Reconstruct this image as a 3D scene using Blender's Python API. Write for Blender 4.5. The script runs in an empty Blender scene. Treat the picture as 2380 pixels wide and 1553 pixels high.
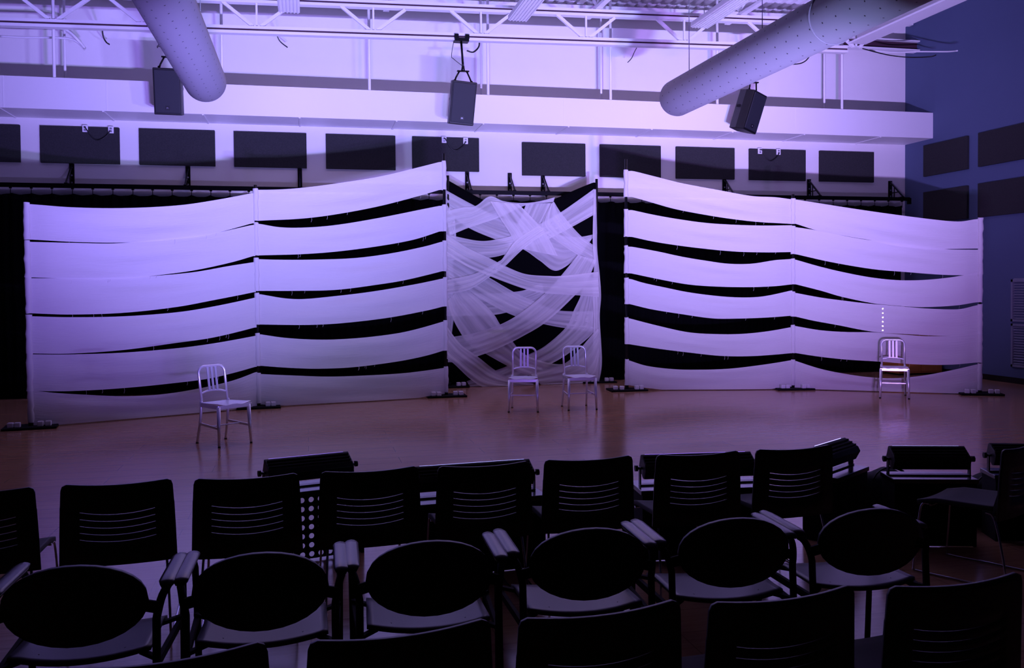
import bpy, bmesh, math, random
from math import sin, cos, pi, radians as R, sqrt
from mathutils import Vector, Matrix
random.seed(7)
SC = bpy.context.scene
COL = SC.collection

# ------------------------------------------------------------------ camera
YAW, PIT, ROL, FPX, CYP = R(12.768), R(-1.4444), R(-0.4346), 2104.5, 720.25
CAMP = Vector((0, 0, 1.74))
fw = Vector((sin(YAW)*cos(PIT), cos(YAW)*cos(PIT), sin(PIT)))
r0 = Vector((cos(YAW), -sin(YAW), 0)); u0 = r0.cross(fw)
RT = cos(ROL)*r0 + sin(ROL)*u0; UP = -sin(ROL)*r0 + cos(ROL)*u0
cd = bpy.data.cameras.new('camera'); cam = bpy.data.objects.new('camera', cd); COL.objects.link(cam)
cam.matrix_world = Matrix(((RT.x, UP.x, -fw.x, 0), (RT.y, UP.y, -fw.y, 0), (RT.z, UP.z, -fw.z, 1.74), (0, 0, 0, 1)))
cd.sensor_fit = 'HORIZONTAL'; cd.sensor_width = 36; cd.lens = FPX/2380*36
cd.shift_y = -(776.5-CYP)/2380; cd.clip_start = .05; cd.clip_end = 100
SC.camera = cam
def ray(px, py): return fw + RT*((px-1190)/FPX) - UP*((py-CYP)/FPX)
def atz(px, py, z=0.0): d = ray(px, py); return CAMP + d*((z-CAMP.z)/d.z)
def aty(px, py, y): d = ray(px, py); return CAMP + d*(y/d.y)
def atx(px, py, x): d = ray(px, py); return CAMP + d*(x/d.x)
def onpl(px, py, P, n): d = ray(px, py); return CAMP + d*((P-CAMP).dot(n)/d.dot(n))

# ------------------------------------------------------------------ world and exposure
w = bpy.data.worlds.new('world'); SC.world = w; w.use_nodes = True
w.node_tree.nodes['Background'].inputs[0].default_value = (.25, .25, .6, 1)
w.node_tree.nodes['Background'].inputs[1].default_value = 0.0
SC.view_settings.view_transform = 'Standard'; SC.view_settings.look = 'None'
SC.view_settings.gamma = 1; SC.view_settings.use_curve_mapping = False
SC.view_settings.exposure = 0.0
# one row per floor flood light: pixel x, Y, yaw of the bar (deg), light colour, power, tilt up (deg), bar length
FLOODS = [
    (718, 6.05, 16, (.31, .19, 1.0), 118, 28, .56),
    (1104, 5.52, 5, (.40, .42, 1.0), 150, 28, .74),
    (1622, 5.46, -6, (.33, .17, 1.0), 95, 28, .74),
    (1942, 5.62, 34, (.36, .32, 1.0), 55, 28, .48),
    (2158, 5.30, -16, (.40, .43, .98), 190, 28, .50),
    (2390, 5.22, -20, (.46, .25, .98), 170, 23, .48)]
# added warm fill light: one weak lamp under each unlit linear ceiling light
WARM_FILL = (1.0, .58, .36); WARM_FILL_W = 13
# ------------------------------------------------------------------ materials
def lin(r, g, b): return tuple(((c/255)/12.92 if c/255 <= .04045 else ((c/255+.055)/1.055)**2.4) for c in (r, g, b))+(1,)
def mat(name, col, rough=.6, metal=0, spec=.5, noise=0, scale=20, bump=0, stretch=None):
    m = bpy.data.materials.new(name); m.use_nodes = True; n = m.node_tree.nodes; l = m.node_tree.links
    p = n['Principled BSDF']; c = lin(*col)
    p.inputs['Base Color'].default_value = c; p.inputs['Roughness'].default_value = rough
    p.inputs['Metallic'].default_value = metal; p.inputs['Specular IOR Level'].default_value = spec
    if noise or bump:
        tc = n.new('ShaderNodeTexCoord'); mp = n.new('ShaderNodeMapping'); nz = n.new('ShaderNodeTexNoise')
        l.new(tc.outputs['Object'], mp.inputs[0]); l.new(mp.outputs[0], nz.inputs[0])
        if stretch: mp.inputs['Scale'].default_value = stretch
        nz.inputs['Scale'].default_value = scale; nz.inputs['Detail'].default_value = 4
        if noise:
            mx = n.new('ShaderNodeMix'); mx.data_type = 'RGBA'
            mx.inputs[6].default_value = tuple(v*(1-noise) for v in c[:3])+(1,)
            mx.inputs[7].default_value = tuple(min(1, v*(1+noise)) for v in c[:3])+(1,)
            l.new(nz.outputs[0], mx.inputs[0]); l.new(mx.outputs[2], p.inputs['Base Color'])
        if bump:
            b = n.new('ShaderNodeBump'); b.inputs['Strength'].default_value = bump; b.inputs['Distance'].default_value = .01
            l.new(nz.outputs[0], b.inputs['Height']); l.new(b.outputs[0], p.inputs['Normal'])
    return m
M = {}
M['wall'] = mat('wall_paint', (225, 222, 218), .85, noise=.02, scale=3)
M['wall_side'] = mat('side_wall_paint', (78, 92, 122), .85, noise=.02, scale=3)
M['darkwall'] = mat('low_bounce_wall_paint', (60, 58, 62), .9)  # unseen walls, kept dark to cut the light they bounce back
M['white'] = mat('white_paint', (226, 224, 224), .55)
M['deck'] = mat('deck_paint', (220, 218, 220), .6)
M['panel'] = mat('acoustic_fabric', (50, 50, 50), .95, spec=.1, noise=.35, scale=60, bump=.3)
M['black'] = mat('black_plastic', (14, 14, 17), .45, spec=.4)
M['blackm'] = mat('black_matte', (9, 9, 12), .8, spec=.2)
M['blackmetal'] = mat('black_metal', (16, 16, 20), .3, .6)
M['seat'] = mat('seat_plastic', (34, 30, 38), .38, spec=.5)
M['seatpad'] = mat('seat_fabric', (22, 22, 30), .7, noise=.3, scale=200)
M['arm'] = mat('arm_pad', (24, 24, 32), .33, spec=.6)
M['chrome'] = mat('chrome', (190, 190, 200), .12, 1)
M['alu'] = mat('brushed_aluminium', (228, 228, 234), .34, .65, noise=.08, scale=90, stretch=(1, 1, 12))
M['drape'] = mat('black_drape', (5, 5, 8), .95, spec=.05)
M['duct'] = None
M['seam'] = mat('duct_seam', (120, 118, 126), .7)
M['speaker'] = mat('speaker_grille', (34, 36, 42), .6, spec=.3, noise=.3, scale=300)
M['badge'] = mat('badge_metal', (190, 190, 200), .3, .8)
M['block'] = mat('white_block', (215, 213, 220), .6)
M['wood'] = mat('cabinet_wood', (178, 116, 58), .45, noise=.2, scale=8, stretch=(6, 6, .7))
M['base'] = mat('baseboard', (10, 10, 14), .5)
M['gap'] = mat('chord_gap', (60, 30, 45), .8)
M['cable'] = mat('black_cable', (12, 12, 14), .5)
M['galv'] = mat('galvanised', (150, 150, 160), .4, .6)
M['gloss'] = mat('glossy_case_top', (22, 22, 30), .18, spec=.8)
M['louver'] = mat('louver_paint', (120, 124, 140), .6)

def cloth(name, col, transp, transl, uvn=0.0):
    m = bpy.data.materials.new(name); m.use_nodes = True; n = m.node_tree.nodes; l = m.node_tree.links
    for x in list(n):
        if x.type == 'BSDF_PRINCIPLED': n.remove(x)
    out = n['Material Output']; d = n.new('ShaderNodeBsdfDiffuse'); t = n.new('ShaderNodeBsdfTranslucent'); tr = n.new('ShaderNodeBsdfTransparent')
    d.inputs[0].default_value = lin(*col); t.inputs[0].default_value = lin(*col)
    a = n.new('ShaderNodeMixShader'); a.inputs[0].default_value = transl; l.new(d.outputs[0], a.inputs[1]); l.new(t.outputs[0], a.inputs[2])
    b = n.new('ShaderNodeMixShader'); b.inputs[0].default_value = transp; l.new(a.outputs[0], b.inputs[1]); l.new(tr.outputs[0], b.inputs[2])
    tc = n.new('ShaderNodeTexCoord'); mp = n.new('ShaderNodeMapping'); nz = n.new('ShaderNodeTexNoise')
    l.new(tc.outputs['UV'], mp.inputs[0]); l.new(mp.outputs[0], nz.inputs[0]); nz.inputs['Detail'].default_value = 3
    if uvn:      # gathered folds: threads bunch up along the length
        mp.inputs['Scale'].default_value = (.35, 3.2, 1); nz.inputs['Scale'].default_value = 2.2
        r = n.new('ShaderNodeMapRange'); r.inputs[1].default_value = .35; r.inputs[2].default_value = .72
        r.inputs[3].default_value = transp+uvn*.4; r.inputs[4].default_value = transp-uvn
        l.new(nz.outputs[0], r.inputs[0]); l.new(r.outputs[0], b.inputs[0])
    else:
        mp.inputs['Scale'].default_value = (1.2, 7, 1); nz.inputs['Scale'].default_value = 3
        bp = n.new('ShaderNodeBump'); bp.inputs['Strength'].default_value = .5; bp.inputs['Distance'].default_value = .012
        l.new(nz.outputs[0], bp.inputs['Height']); l.new(bp.outputs[0], d.inputs['Normal'])
    l.new(b.outputs[0], out.inputs[0])
    return m
M['sheet'] = cloth('muslin_sheet', (232, 228, 232), .10, .25)
M['tulle'] = cloth('white_tulle', (242, 239, 240), .36, .28, .24)

def floor_mat():
    m = bpy.data.materials.new('sports_floor'); m.use_nodes = True; n = m.node_tree.nodes; l = m.node_tree.links; p = n['Principled BSDF']
    tc = n.new('ShaderNodeTexCoord'); mp = n.new('ShaderNodeMapping'); nz = n.new('ShaderNodeTexNoise')
    mp.inputs['Scale'].default_value = (.6, 14, 1); nz.inputs['Scale'].default_value = 3; nz.inputs['Detail'].default_value = 6
    l.new(tc.outputs['Object'], mp.inputs[0]); l.new(mp.outputs[0], nz.inputs[0])
    br = n.new('ShaderNodeTexBrick'); br.offset = .5; br.inputs['Scale'].default_value = 1
    br.inputs['Brick Width'].default_value = 1.8; br.inputs['Row Height'].default_value = .30; br.inputs['Mortar Size'].default_value = .0025
    br.inputs['Color1'].default_value = (.92, .92, .92, 1); br.inputs['Color2'].default_value = (1, 1, 1, 1); br.inputs['Mortar'].default_value = (.55, .55, .55, 1)
    l.new(tc.outputs['Object'], br.inputs[0])
    cr = n.new('ShaderNodeMix'); cr.data_type = 'RGBA'; cr.inputs[6].default_value = lin(146, 108, 80); cr.inputs[7].default_value = lin(188, 146, 112)
    l.new(nz.outputs[0], cr.inputs[0])
    mu = n.new('ShaderNodeMix'); mu.data_type = 'RGBA'; mu.blend_type = 'MULTIPLY'; mu.inputs[0].default_value = 1
    l.new(cr.outputs[2], mu.inputs[6]); l.new(br.outputs[0], mu.inputs[7]); l.new(mu.outputs[2], p.inputs['Base Color'])
    p.inputs['Roughness'].default_value = .16; p.inputs['Specular IOR Level'].default_value = .6
    r = n.new('ShaderNodeMapRange'); r.inputs[3].default_value = .10; r.inputs[4].default_value = .24; l.new(nz.outputs[0], r.inputs[0]); l.new(r.outputs[0], p.inputs['Roughness'])
    b = n.new('ShaderNodeBump'); b.inputs['Strength'].default_value = .06; b.inputs['Distance'].default_value = .004; l.new(nz.outputs[0], b.inputs['Height']); l.new(b.outputs[0], p.inputs['Normal'])
    return m
M['floor'] = floor_mat()
def duct_mat():     # fabric duct with rows of small punched holes (uv: x metres along, y metres around)
    m = bpy.data.materials.new('perforated_duct'); m.use_nodes = True; n = m.node_tree.nodes; l = m.node_tree.links; p = n['Principled BSDF']
    uv = n.new('ShaderNodeTexCoord'); sep = n.new('ShaderNodeSeparateXYZ'); l.new(uv.outputs['UV'], sep.inputs[0])
    def mth(op, a, b=None):
        k = n.new('ShaderNodeMath'); k.operation = op
        for i, v in enumerate((a, b)):
            if v is None: continue
            if isinstance(v, (int, float)): k.inputs[i].default_value = v
            else: l.new(v, k.inputs[i])
        return k.outputs[0]
    def cell(v, s): return mth('SUBTRACT', mth('FRACT', mth('DIVIDE', v, s)), .5)
    row = mth('MODULO', mth('FLOOR', mth('DIVIDE', sep.outputs[1], .13)), 2.0)
    cx = mth('MULTIPLY', cell(mth('ADD', sep.outputs[0], mth('MULTIPLY', row, .12)), .24), .24)
    cy = mth('MULTIPLY', cell(sep.outputs[1], .13), .13)
    d = mth('SQRT', mth('ADD', mth('MULTIPLY', cx, cx), mth('MULTIPLY', cy, cy)))
    h = mth('LESS_THAN', d, .0095)
    mx = n.new('ShaderNodeMix'); mx.data_type = 'RGBA'; mx.inputs[6].default_value = lin(126, 124, 132); mx.inputs[7].default_value = lin(20, 18, 26)
    l.new(h, mx.inputs[0]); l.new(mx.outputs[2], p.inputs['Base Color']); p.inputs['Roughness'].default_value = .7
    return m
M['duct'] = duct_mat()
def emis(name, col, s):
    m = bpy.data.materials.new(name); m.use_nodes = True; p = m.node_tree.nodes['Principled BSDF']
    p.inputs['Base Color'].default_value = (.8, .8, .8, 1); p.inputs['Emission Color'].default_value = tuple(col)+(1,); p.inputs['Emission Strength'].default_value = s
    return m
M['bulb'] = emis('warm_bulb', (1, .82, .6), 18)

# ------------------------------------------------------------------ mesh helpers
class MB:
    def __init__(s): s.bm = bmesh.new(); s.uv = None
    def box(s, c, sz, rot=None):
        c = Vector(c); vs = []
        for i in range(8):
            v = Vector(((i & 1)-.5, ((i >> 1) & 1)-.5, (i >> 2)-.5)); v = Vector((v.x*sz[0], v.y*sz[1], v.z*sz[2]))
            if rot is not None: v = rot @ v
            vs.append(s.bm.verts.new(c+v))
        for f in ((0, 2, 3, 1), (4, 5, 7, 6), (0, 1, 5, 4), (2, 6, 7, 3), (0, 4, 6, 2), (1, 3, 7, 5)): s.bm.faces.new([vs[k] for k in f])
        return s
    def bar(s, a, b, w, h, up=(0, 0, 1)):
        a = Vector(a); b = Vector(b); d = b-a; L = d.length; d.normalize(); u = Vector(up)
        if abs(d.dot(u)) > .98: u = Vector((0, 1, 0))
        x = d.cross(u).normalized(); z = x.cross(d)
        return s.box((a+b)/2, (w, L, h), Matrix((x, d, z)).transposed())
    def tube(s, pts, r, n=10, closed=False, cap=True, sy=1.0):
        pts = [Vector(p) for p in pts]; N = len(pts); rings = []; rr = r if isinstance(r, (list, tuple)) else [r]*N
        t0 = (pts[1]-pts[0]).normalized(); u = Vector((0, 0, 1)) if abs(t0.z) < .9 else Vector((0, 1, 0)); x = t0.cross(u).normalized()
        for i in range(N):
            a = pts[(i-1) % N] if (closed or i > 0) else pts[i]; b = pts[(i+1) % N] if (closed or i < N-1) else pts[i]
            t = (b-a).normalized(); x = (x-t*x.dot(t)).normalized(); y = t.cross(x)
            rings.append([s.bm.verts.new(pts[i]+(x*cos(2*pi*k/n)+y*sin(2*pi*k/n)*sy)*rr[i]) for k in range(n)])
        for i in range(N if closed else N-1):
            A = rings[i]; B = rings[(i+1) % N]
            for k in range(n): f = s.bm.faces.new((A[k], A[(k+1) % n], B[(k+1) % n], B[k])); f.smooth = True
        if cap and not closed: s.bm.faces.new(rings[0][::-1]); s.bm.faces.new(rings[-1])
        return s
    def grid(s, P, uv=None, skip=None, smooth=True):   # P[i][j] points
        ni = len(P); nj = len(P[0]); V = [[s.bm.verts.new(P[i][j]) for j in range(nj)] for i in range(ni)]
        L = None
        if uv: L = s.bm.loops.layers.uv.verify()
        for i in range(ni-1):
            for j in range(nj-1):
                if skip and skip(i, j): continue
                f = s.bm.faces.new((V[i][j], V[i+1][j], V[i+1][j+1], V[i][j+1])); f.smooth = smooth
                if uv:
                    for lp, (a, b) in zip(f.loops, ((i, j), (i+1, j), (i+1, j+1), (i, j+1))): lp[L].uv = uv(a, b)
        return s
    def prism(s, poly, z0, z1, T=None, smooth=False):    # poly [(x,y)] extruded along z, T maps Vector->Vector
        T = T or (lambda v: v); n = len(poly)
        A = [s.bm.verts.new(T(Vector((x, y, z0)))) for x, y in poly]; B = [s.bm.verts.new(T(Vector((x, y, z1)))) for x, y in poly]
        s.bm.faces.new(A[::-1]); s.bm.faces.new(B)
        for k in range(n): f = s.bm.faces.new((A[k], A[(k+1) % n], B[(k+1) % n], B[k])); f.smooth = smooth
        return s
    def build(s, name, m, parent=None, bevel=0, solid=0, sub=0):
        bmesh.ops.recalc_face_normals(s.bm, faces=s.bm.faces)
        me = bpy.data.meshes.new(name); s.bm.to_mesh(me); s.bm.free(); me.materials.append(m)
        o = bpy.data.objects.new(name, me); COL.objects.link(o)
        if parent: o.parent = parent
        if solid: k = o.modifiers.new('solid', 'SOLIDIFY'); k.thickness = solid; k.offset = 0
        if sub: k = o.modifiers.new('sub', 'SUBSURF'); k.levels = sub; k.render_levels = sub
        if bevel: k = o.modifiers.new('bevel', 'BEVEL'); k.width = bevel; k.segments = 2; k.limit_method = 'ANGLE'
        return o
def tag(o, label, cat, group=None, kind=None):
    o['label'] = label; o['category'] = cat
    if group: o['group'] = group
    if kind: o['kind'] = kind
    return o
def thing(name, label, cat, loc=(0, 0, 0), rz=0, group=None):
    o = bpy.data.objects.new(name, None); COL.objects.link(o); o.empty_display_size = .1
    o.location = loc; o.rotation_euler = (0, 0, rz); return tag(o, label, cat, group)
def struct(name, mb, m, **k):
    o = mb.build(name, m, **k); o['kind'] = 'structure'; return o
def dup(root, loc, rz, label, group=None):
    r = root.copy(); COL.objects.link(r); r.location = loc; r.rotation_euler = (0, 0, rz); r['label'] = label
    if group: r['group'] = group
    for ch in list(root.children):
        c = ch.copy(); COL.objects.link(c); c.parent = r
        for g in ch.children: d = g.copy(); COL.objects.link(d); d.parent = c
    return r
def lerp(a, b, t): return a+(b-a)*t
def interp(pts, x):
    """smooth monotone-ish (catmull-rom / hermite) interpolation of y(x)"""
    n = len(pts)
    if x <= pts[0][0]: return pts[0][1]
    if x >= pts[-1][0]: return pts[-1][1]
    for i in range(n-1):
        if pts[i][0] <= x <= pts[i+1][0]: break
    def slope(k):
        if k == 0: return (pts[1][1]-pts[0][1])/(pts[1][0]-pts[0][0])
        if k == n-1: return (pts[-1][1]-pts[-2][1])/(pts[-1][0]-pts[-2][0])
        return (pts[k+1][1]-pts[k-1][1])/(pts[k+1][0]-pts[k-1][0])
    h = pts[i+1][0]-pts[i][0]; t = (x-pts[i][0])/h; m0 = slope(i)*h; m1 = slope(i+1)*h
    return (2*t**3-3*t**2+1)*pts[i][1]+(t**3-2*t**2+t)*m0+(-2*t**3+3*t**2)*pts[i+1][1]+(t**3-t**2)*m1
def spline(pts, n):
    pts = [Vector(p) for p in pts]; out = []; m = len(pts)-1
    for k in range(n+1):
        u = k/n*m; i = min(int(u), m-1); t = u-i
        p0 = pts[max(i-1, 0)]; p1 = pts[i]; p2 = pts[i+1]; p3 = pts[min(i+2, m)]
        out.append(.5*((2*p1)+(p2-p0)*t+(2*p0-5*p1+4*p2-p3)*t*t+(3*p1-p0-3*p2+p3)*t**3))
    return out
def arc(c, r, a0, a1, n, ax, ay): return [Vector(c)+Vector(ax)*r*cos(lerp(a0, a1, k/n))+Vector(ay)*r*sin(lerp(a0, a1, k/n)) for k in range(n+1)]

# ------------------------------------------------------------------ room shell
D = 16.36; WX = 11.98; WL = -9.0; YB = -7.0; ZOFF = .14
def deck_z(x): return 6.90+.021*x
struct('floor', MB().box(((WX+WL)/2, (D+YB)/2, -.05), (WX-WL+.4, D-YB+.4, .1)), M['floor'])
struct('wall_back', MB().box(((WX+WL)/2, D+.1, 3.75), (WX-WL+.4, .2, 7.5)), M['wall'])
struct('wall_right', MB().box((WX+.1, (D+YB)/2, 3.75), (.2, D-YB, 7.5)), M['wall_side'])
struct('wall_left', MB().box((WL-.1, (D+YB)/2, 3.75), (.2, D-YB, 7.5)), M['darkwall'])
struct('wall_front', MB().box(((WX+WL)/2, YB-.1, 3.75), (WX-WL+.4, .2, 7.5)), M['darkwall'])
# corrugated roof deck
xs = []; x = WL
k = 0
while x < WX:
    for dx, dz in ((0, 0), (.10, 0), (.13, .05), (.17, .05)): xs.append((x+dx, dz))
    x += .2
struct('ceiling', MB().grid([[(a, YB, deck_z(a)+dz), (a, D+.1, deck_z(a)+dz)] for a, dz in xs], smooth=False), M['deck'])
struct('baseboard_right', MB().box((WX-.01, (13.2+D)/2-.1-3, .05), (.02, D-13.2+6, .10)), M['base'])
# hung soffit along the back wall
SY = D-.844
SZ1, SZ0 = 4.940+ZOFF, 4.444+ZOFF
mb = MB()
mb.box(((WX+WL)/2, SY+.01, (SZ0+SZ1)/2), (WX-WL, .02, SZ1-SZ0))
mb.box(((WX+WL)/2, (SY+D)/2+.01, SZ0+.01), (WX-WL, D-SY-.02, .02))
mb.box(((WX+WL)/2, SY+.04, SZ1-.012), (WX-WL, .06, .02))
struct('trim_1', mb, M['white'])
k = 2
for px in (-100, 40, 268, 487, 700, 914, 1106, 1295, 1480, 1660, 1820, 1990):       # cover strips under the soffit
    p = aty(px, 300, D); q = p.x
    o = MB().bar((q-.02, SY+.02, SZ0-.006), (q-.02, D-.01, SZ0-.006), .03, .012).build('soffit_joint_strip', M['white'])
    o['kind'] = 'structure'; o.name = 'trim_%d' % k; k += 1
for px in (8, 248, 700, 914, 1310, 1495, 1850):      # face seams
    q = aty(px, 240, SY).x
    o = MB().box((q, SY-.001, (SZ0+SZ1)/2), (.008, .006, SZ1-SZ0)).build('trim_%d' % k, M['white']); o['kind'] = 'structure'; k += 1

# rods carrying the soffit
rid = 0
for px in (123, 515, 859, 1136, 1422, 1671, 1962):
    q = aty(px, 150, SY-.03).x
    tag(MB().tube([(q, SY+.04, SZ1-.03), (q, SY+.04, deck_z(q)+.02)], .024).build('hanger_pipe', M['white']),
        'white hanger pipe at the soffit lip, ' + ['leftmost one', 'one beside the left duct', 'second left of the middle loudspeaker', 'just right of the middle loudspeaker', 'left of the right duct', 'behind the right duct', 'one nearest the right wall'][rid], 'pipe', 'hanger pipes at the soffit lip'); rid += 1
rid = 0
for px in (151, 1118, 1397, 1916):
    q = aty(px, 150, D-.35).x
    tag(MB().tube([(q, D-.35, SZ0+.02), (q, D-.35, deck_z(q)+.02)], .02).build('conduit_pipe', M['white']),
        'thin white pipe dropping behind the soffit, ' + ['left end of the wall', 'right of the middle loudspeaker', 'centre right of the wall', 'near the right wall corner'][rid], 'pipe', 'pipes behind the soffit'); rid += 1

# ------------------------------------------------------------------ acoustic panels
PX = [-5.77, -4.247, -2.718, -1.188, .363, 1.884, 3.913, 5.419, 6.951, 8.484, 10.013]
names = ['cut by the left edge of the photo', 'with an outlet pair, nearest the left loudspeaker', 'directly left below the left loudspeaker', 'below the left duct end', 'between the two left groups, left of the tallest left pole', 'above the tall left pole, with a looped cord', 'right of centre above the sheer panel', 'behind the tall right pole', 'fourth from the right wall corner counting outlet panel as third', 'with outlet pair, under the right loudspeaker', 'last before the right corner']
names = ['half cut off at the left edge of the photo', 'second from the left, with a looped cord', 'third from the left, below the left loudspeaker', 'fourth from the left, plain', 'fifth from the left, plain', 'sixth from the left, with a looped cord over it', 'seventh from the left, above the sheer centre panel', 'eighth from the left, behind the tall right pole', 'third from the right, plain', 'second from the right, with a looped cord', 'rightmost, next to the room corner']
zt = 4.318+ZOFF
def apanel(P, ax, label):
    # P top-left corner, ax direction along the wall, panel hangs .61 down
    ax = Vector(ax); nrm = Vector((0, 0, 1)).cross(ax)*1.0
    c = Vector(P)+ax*.61-Vector((0, 0, .305))
    nrm = -nrm if nrm.dot(CAMP-c) < 0 else nrm
    rot = Matrix((ax, nrm, (0, 0, 1))).transposed()
    o = MB().box(c+nrm*.026, (1.22, .05, .61), rot).build('acoustic_panel', M['panel'], bevel=.006)
    return tag(o, label, 'wall panel', 'acoustic panels')
for i, x in enumerate(PX):
    apanel((x, D, zt-(.047 if i >= 6 else 0)), (1, 0, 0), 'dark back wall panel, '+names[i])
for (y, z, s) in ((15.735, 4.3276, 'upper one nearest the corner'), (14.239, 4.3276, 'upper one at the right edge of the photo'), (15.735, 3.412, 'lower one nearest the corner'), (14.239, 3.412, 'lower one at the right edge of the photo')):
    apanel((WX, y, z+ZOFF), (0, -1, 0), 'dark acoustic panel on the right wall, '+s)

# outlets with looped cords
for (xa, xb, py, nm, pan) in ((198, 258, 299, 'second', 'second panel from the left'), (1032, 1082, 325, 'sixth', 'panel above the tall left pole'), (1766, 1809, 351, 'tenth', 'panel below the right loudspeaker')):
    pts = []
    for kx, side in ((xa, 'left'), (xb, 'right')):
        p = aty(kx, py+(kx-xa)*.05, D-.055)
        t = thing('outlet_box', 'white outlet plate, %s one on %s' % (side, pan), 'outlet', p)
        MB().box((0, .02, 0), (.085, .07, .115)).build('plate', M['white'], t, bevel=.004)
        MB().box((0, -.02, .02), (.035, .01, .03)).box((0, -.02, -.025), (.035, .01, .03)).build('socket', M['galv'], t)
        pts.append(p+Vector((0, -.03, .0)))
    a, b = pts
    path = [a+Vector((0, -.01, .02)), a+Vector((.02, -.035, .0)), lerp(a, b, .3)+Vector((0, -.02, -.15)), lerp(a, b, .55)+Vector((0, -.02, -.19)), lerp(a, b, .85)+Vector((0, -.02, -.11)), b+Vector((-.005, -.02, -.02))]
    tag(MB().tube(spline(path, 24), .009, 8).build('looped_cord', M['cable']), 'black cord looped between two white outlets on '+pan, 'cord')

# ------------------------------------------------------------------ curtain rail, brackets, curtain
RZ = 3.43; RY = D-.46
xe = aty(2113, 462, RY).x
t = thing('curtain_rail', 'long black curtain rail running across the back wall', 'curtain rail', (0, RY, RZ))
MB().box(((xe+WL)/2, 0, 0), (xe-WL, .06, .07)).build('front_rail', M['blackmetal'], t)
MB().box(((xe+WL)/2-.1, .22, .03), (xe-WL-.2, .30, .02)).build('top_cover', M['blackm'], t)
MB().box((xe, 0, -.04), (.05, .07, .12)).build('end_stop', M['blackmetal'], t)
bn = ['leftmost, left of the second audience column', 'below the third acoustic panel', 'left of the tall left pole', 'right of the tall left pole', 'over the middle of the sheer panel', 'over the right half of the sheer panel', 'left of the short right pole', 'right of the short right pole', 'last at the right end of the rail']
bn = ['first from the left', 'second from the left', 'third from the left', 'fourth from the left, beside the tall left pole', 'fifth from the left, over the sheer centre panel', 'sixth from the left, over the sheer centre panel', 'third from the right', 'second from the right', 'at the right end of the rail']
for px, s in zip((167, 437, 697, 1086, 1185, 1262, 1684, 1881, 2070), bn):
    q = aty(px, 410, D-.03).x
    t = thing('wall_bracket', 'black triangular bracket on the curtain rail, '+s, 'bracket', (q, D, RZ+.02), group='rail brackets')
    mb = MB().box((0, -.015, .19), (.075, .03, .40)); mb.build('wall_plate', M['blackmetal'], t)
    MB().bar((0, -.03, .36), (0, -.44, .02), .024, .025).build('brace', M['blackmetal'], t)
    MB().bar((0, -.02, .02), (0, -.44, .02), .05, .03).bar((0, -.02, .14), (0, -.27, .14), .012, .02).bar((0, -.15, .02), (0, -.15, .24), .012, .02).build('arm', M['blackmetal'], t)
    for zz in (.08, .2, .33):
        MB().tube([(0, -.031, zz), (0, -.036, zz)], .014, 12).build('bolt', M['galv'], t)
# pleated black curtain, scalloped top hung on hooks every 31 cm
xr = aty(2096, 600, RY).x; pitch = .305
def curtain(name, x0, x1, y, zt0, label):
    n = int((x1-x0)/.038); rows = 8; P = []
    for i in range(n+1):
        x = lerp(x0, x1, i/n); ph = ((x1-x)/pitch) % 1.0
        top = zt0-.028*sin(pi*ph)
        yy = y+.035*sin(2*pi*x/.15)+.012*sin(2*pi*x/.061)
        P.append([(x+.01*sin(j+x*5), yy, lerp(top, .02, j/rows)) for j in range(rows+1)])
    return tag(MB().grid(P).build(name, M['drape'], solid=.006), label, 'curtain')
curtain('stage_curtain', WL+.05, xr, RY, RZ-.125, 'long black pleated curtain hanging across the back wall')
nh = int((xr-WL)/pitch)
for i in range(nh):
    x = xr-i*pitch
    if x < -7.6: break
    o = MB().tube([(x, RY, RZ-.03), (x, RY, RZ-.055)], .022, 8).tube([(x, RY, RZ-.05), (x, RY-.006, RZ-.17)], .006, 6).build('curtain_hook', M['blackmetal'])
    tag(o, 'small black curtain hook on the rail under the back wall', 'hook', 'curtain hooks on the rail')

# ------------------------------------------------------------------ ceiling steel
GY = 15.0
def chord(t, z0, name, x0, x1, sl=.021):
    a = Vector((x0, 0, z0+sl*x0)); b = Vector((x1, 0, z0+sl*x1)); up = Vector((0, 0, 1))
    MB().bar(a+Vector((0, 0, .035)), b+Vector((0, 0, .035)), .09, .045).build(name, M['white'], t)
    MB().bar(a, b, .06, .03).build('chord_gap', M['gap'], t)
    MB().bar(a-Vector((0, -.02, .04)), b-Vector((0, -.02, .04)), .13, .045).build(name, M['white'], t)
t = thing('roof_truss', 'long white steel roof truss running parallel to the back wall', 'truss', (0, GY, 0))
zl = aty(1070, 86, GY).z-.021*aty(1070, 86, GY).x; zu = aty(1170, 22, GY).z-.021*aty(1170, 22, GY).x
chord(t, zl, 'lower_chord', WL, 9.75); chord(t, zu, 'upper_chord', WL, 9.75)
nodes = [aty(px, 70, GY).x for px in (-130, 125, 335, 597, 868, 1118, 1362, 1590, 1800, 1990)]
for nx in nodes:
    for dx in (-.52, 0, .52):
        w_ = .03 if dx == 0 else .05
        MB().bar((nx+dx*.12, 0, zl+.021*nx+.06), (nx+dx, 0, zu+.021*nx-.06), w_, w_).build('web_member', M['white'], t)
t = thing('roof_truss', 'white roof truss high against the back wall, behind the longer one', 'truss', (0, D-.25, 0))
MB().bar((WL, 0, deck_z(WL)-.16), (WX-.05, 0, deck_z(WX)-.16), .12, .12).build('upper_chord', M['white'], t)
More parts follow.
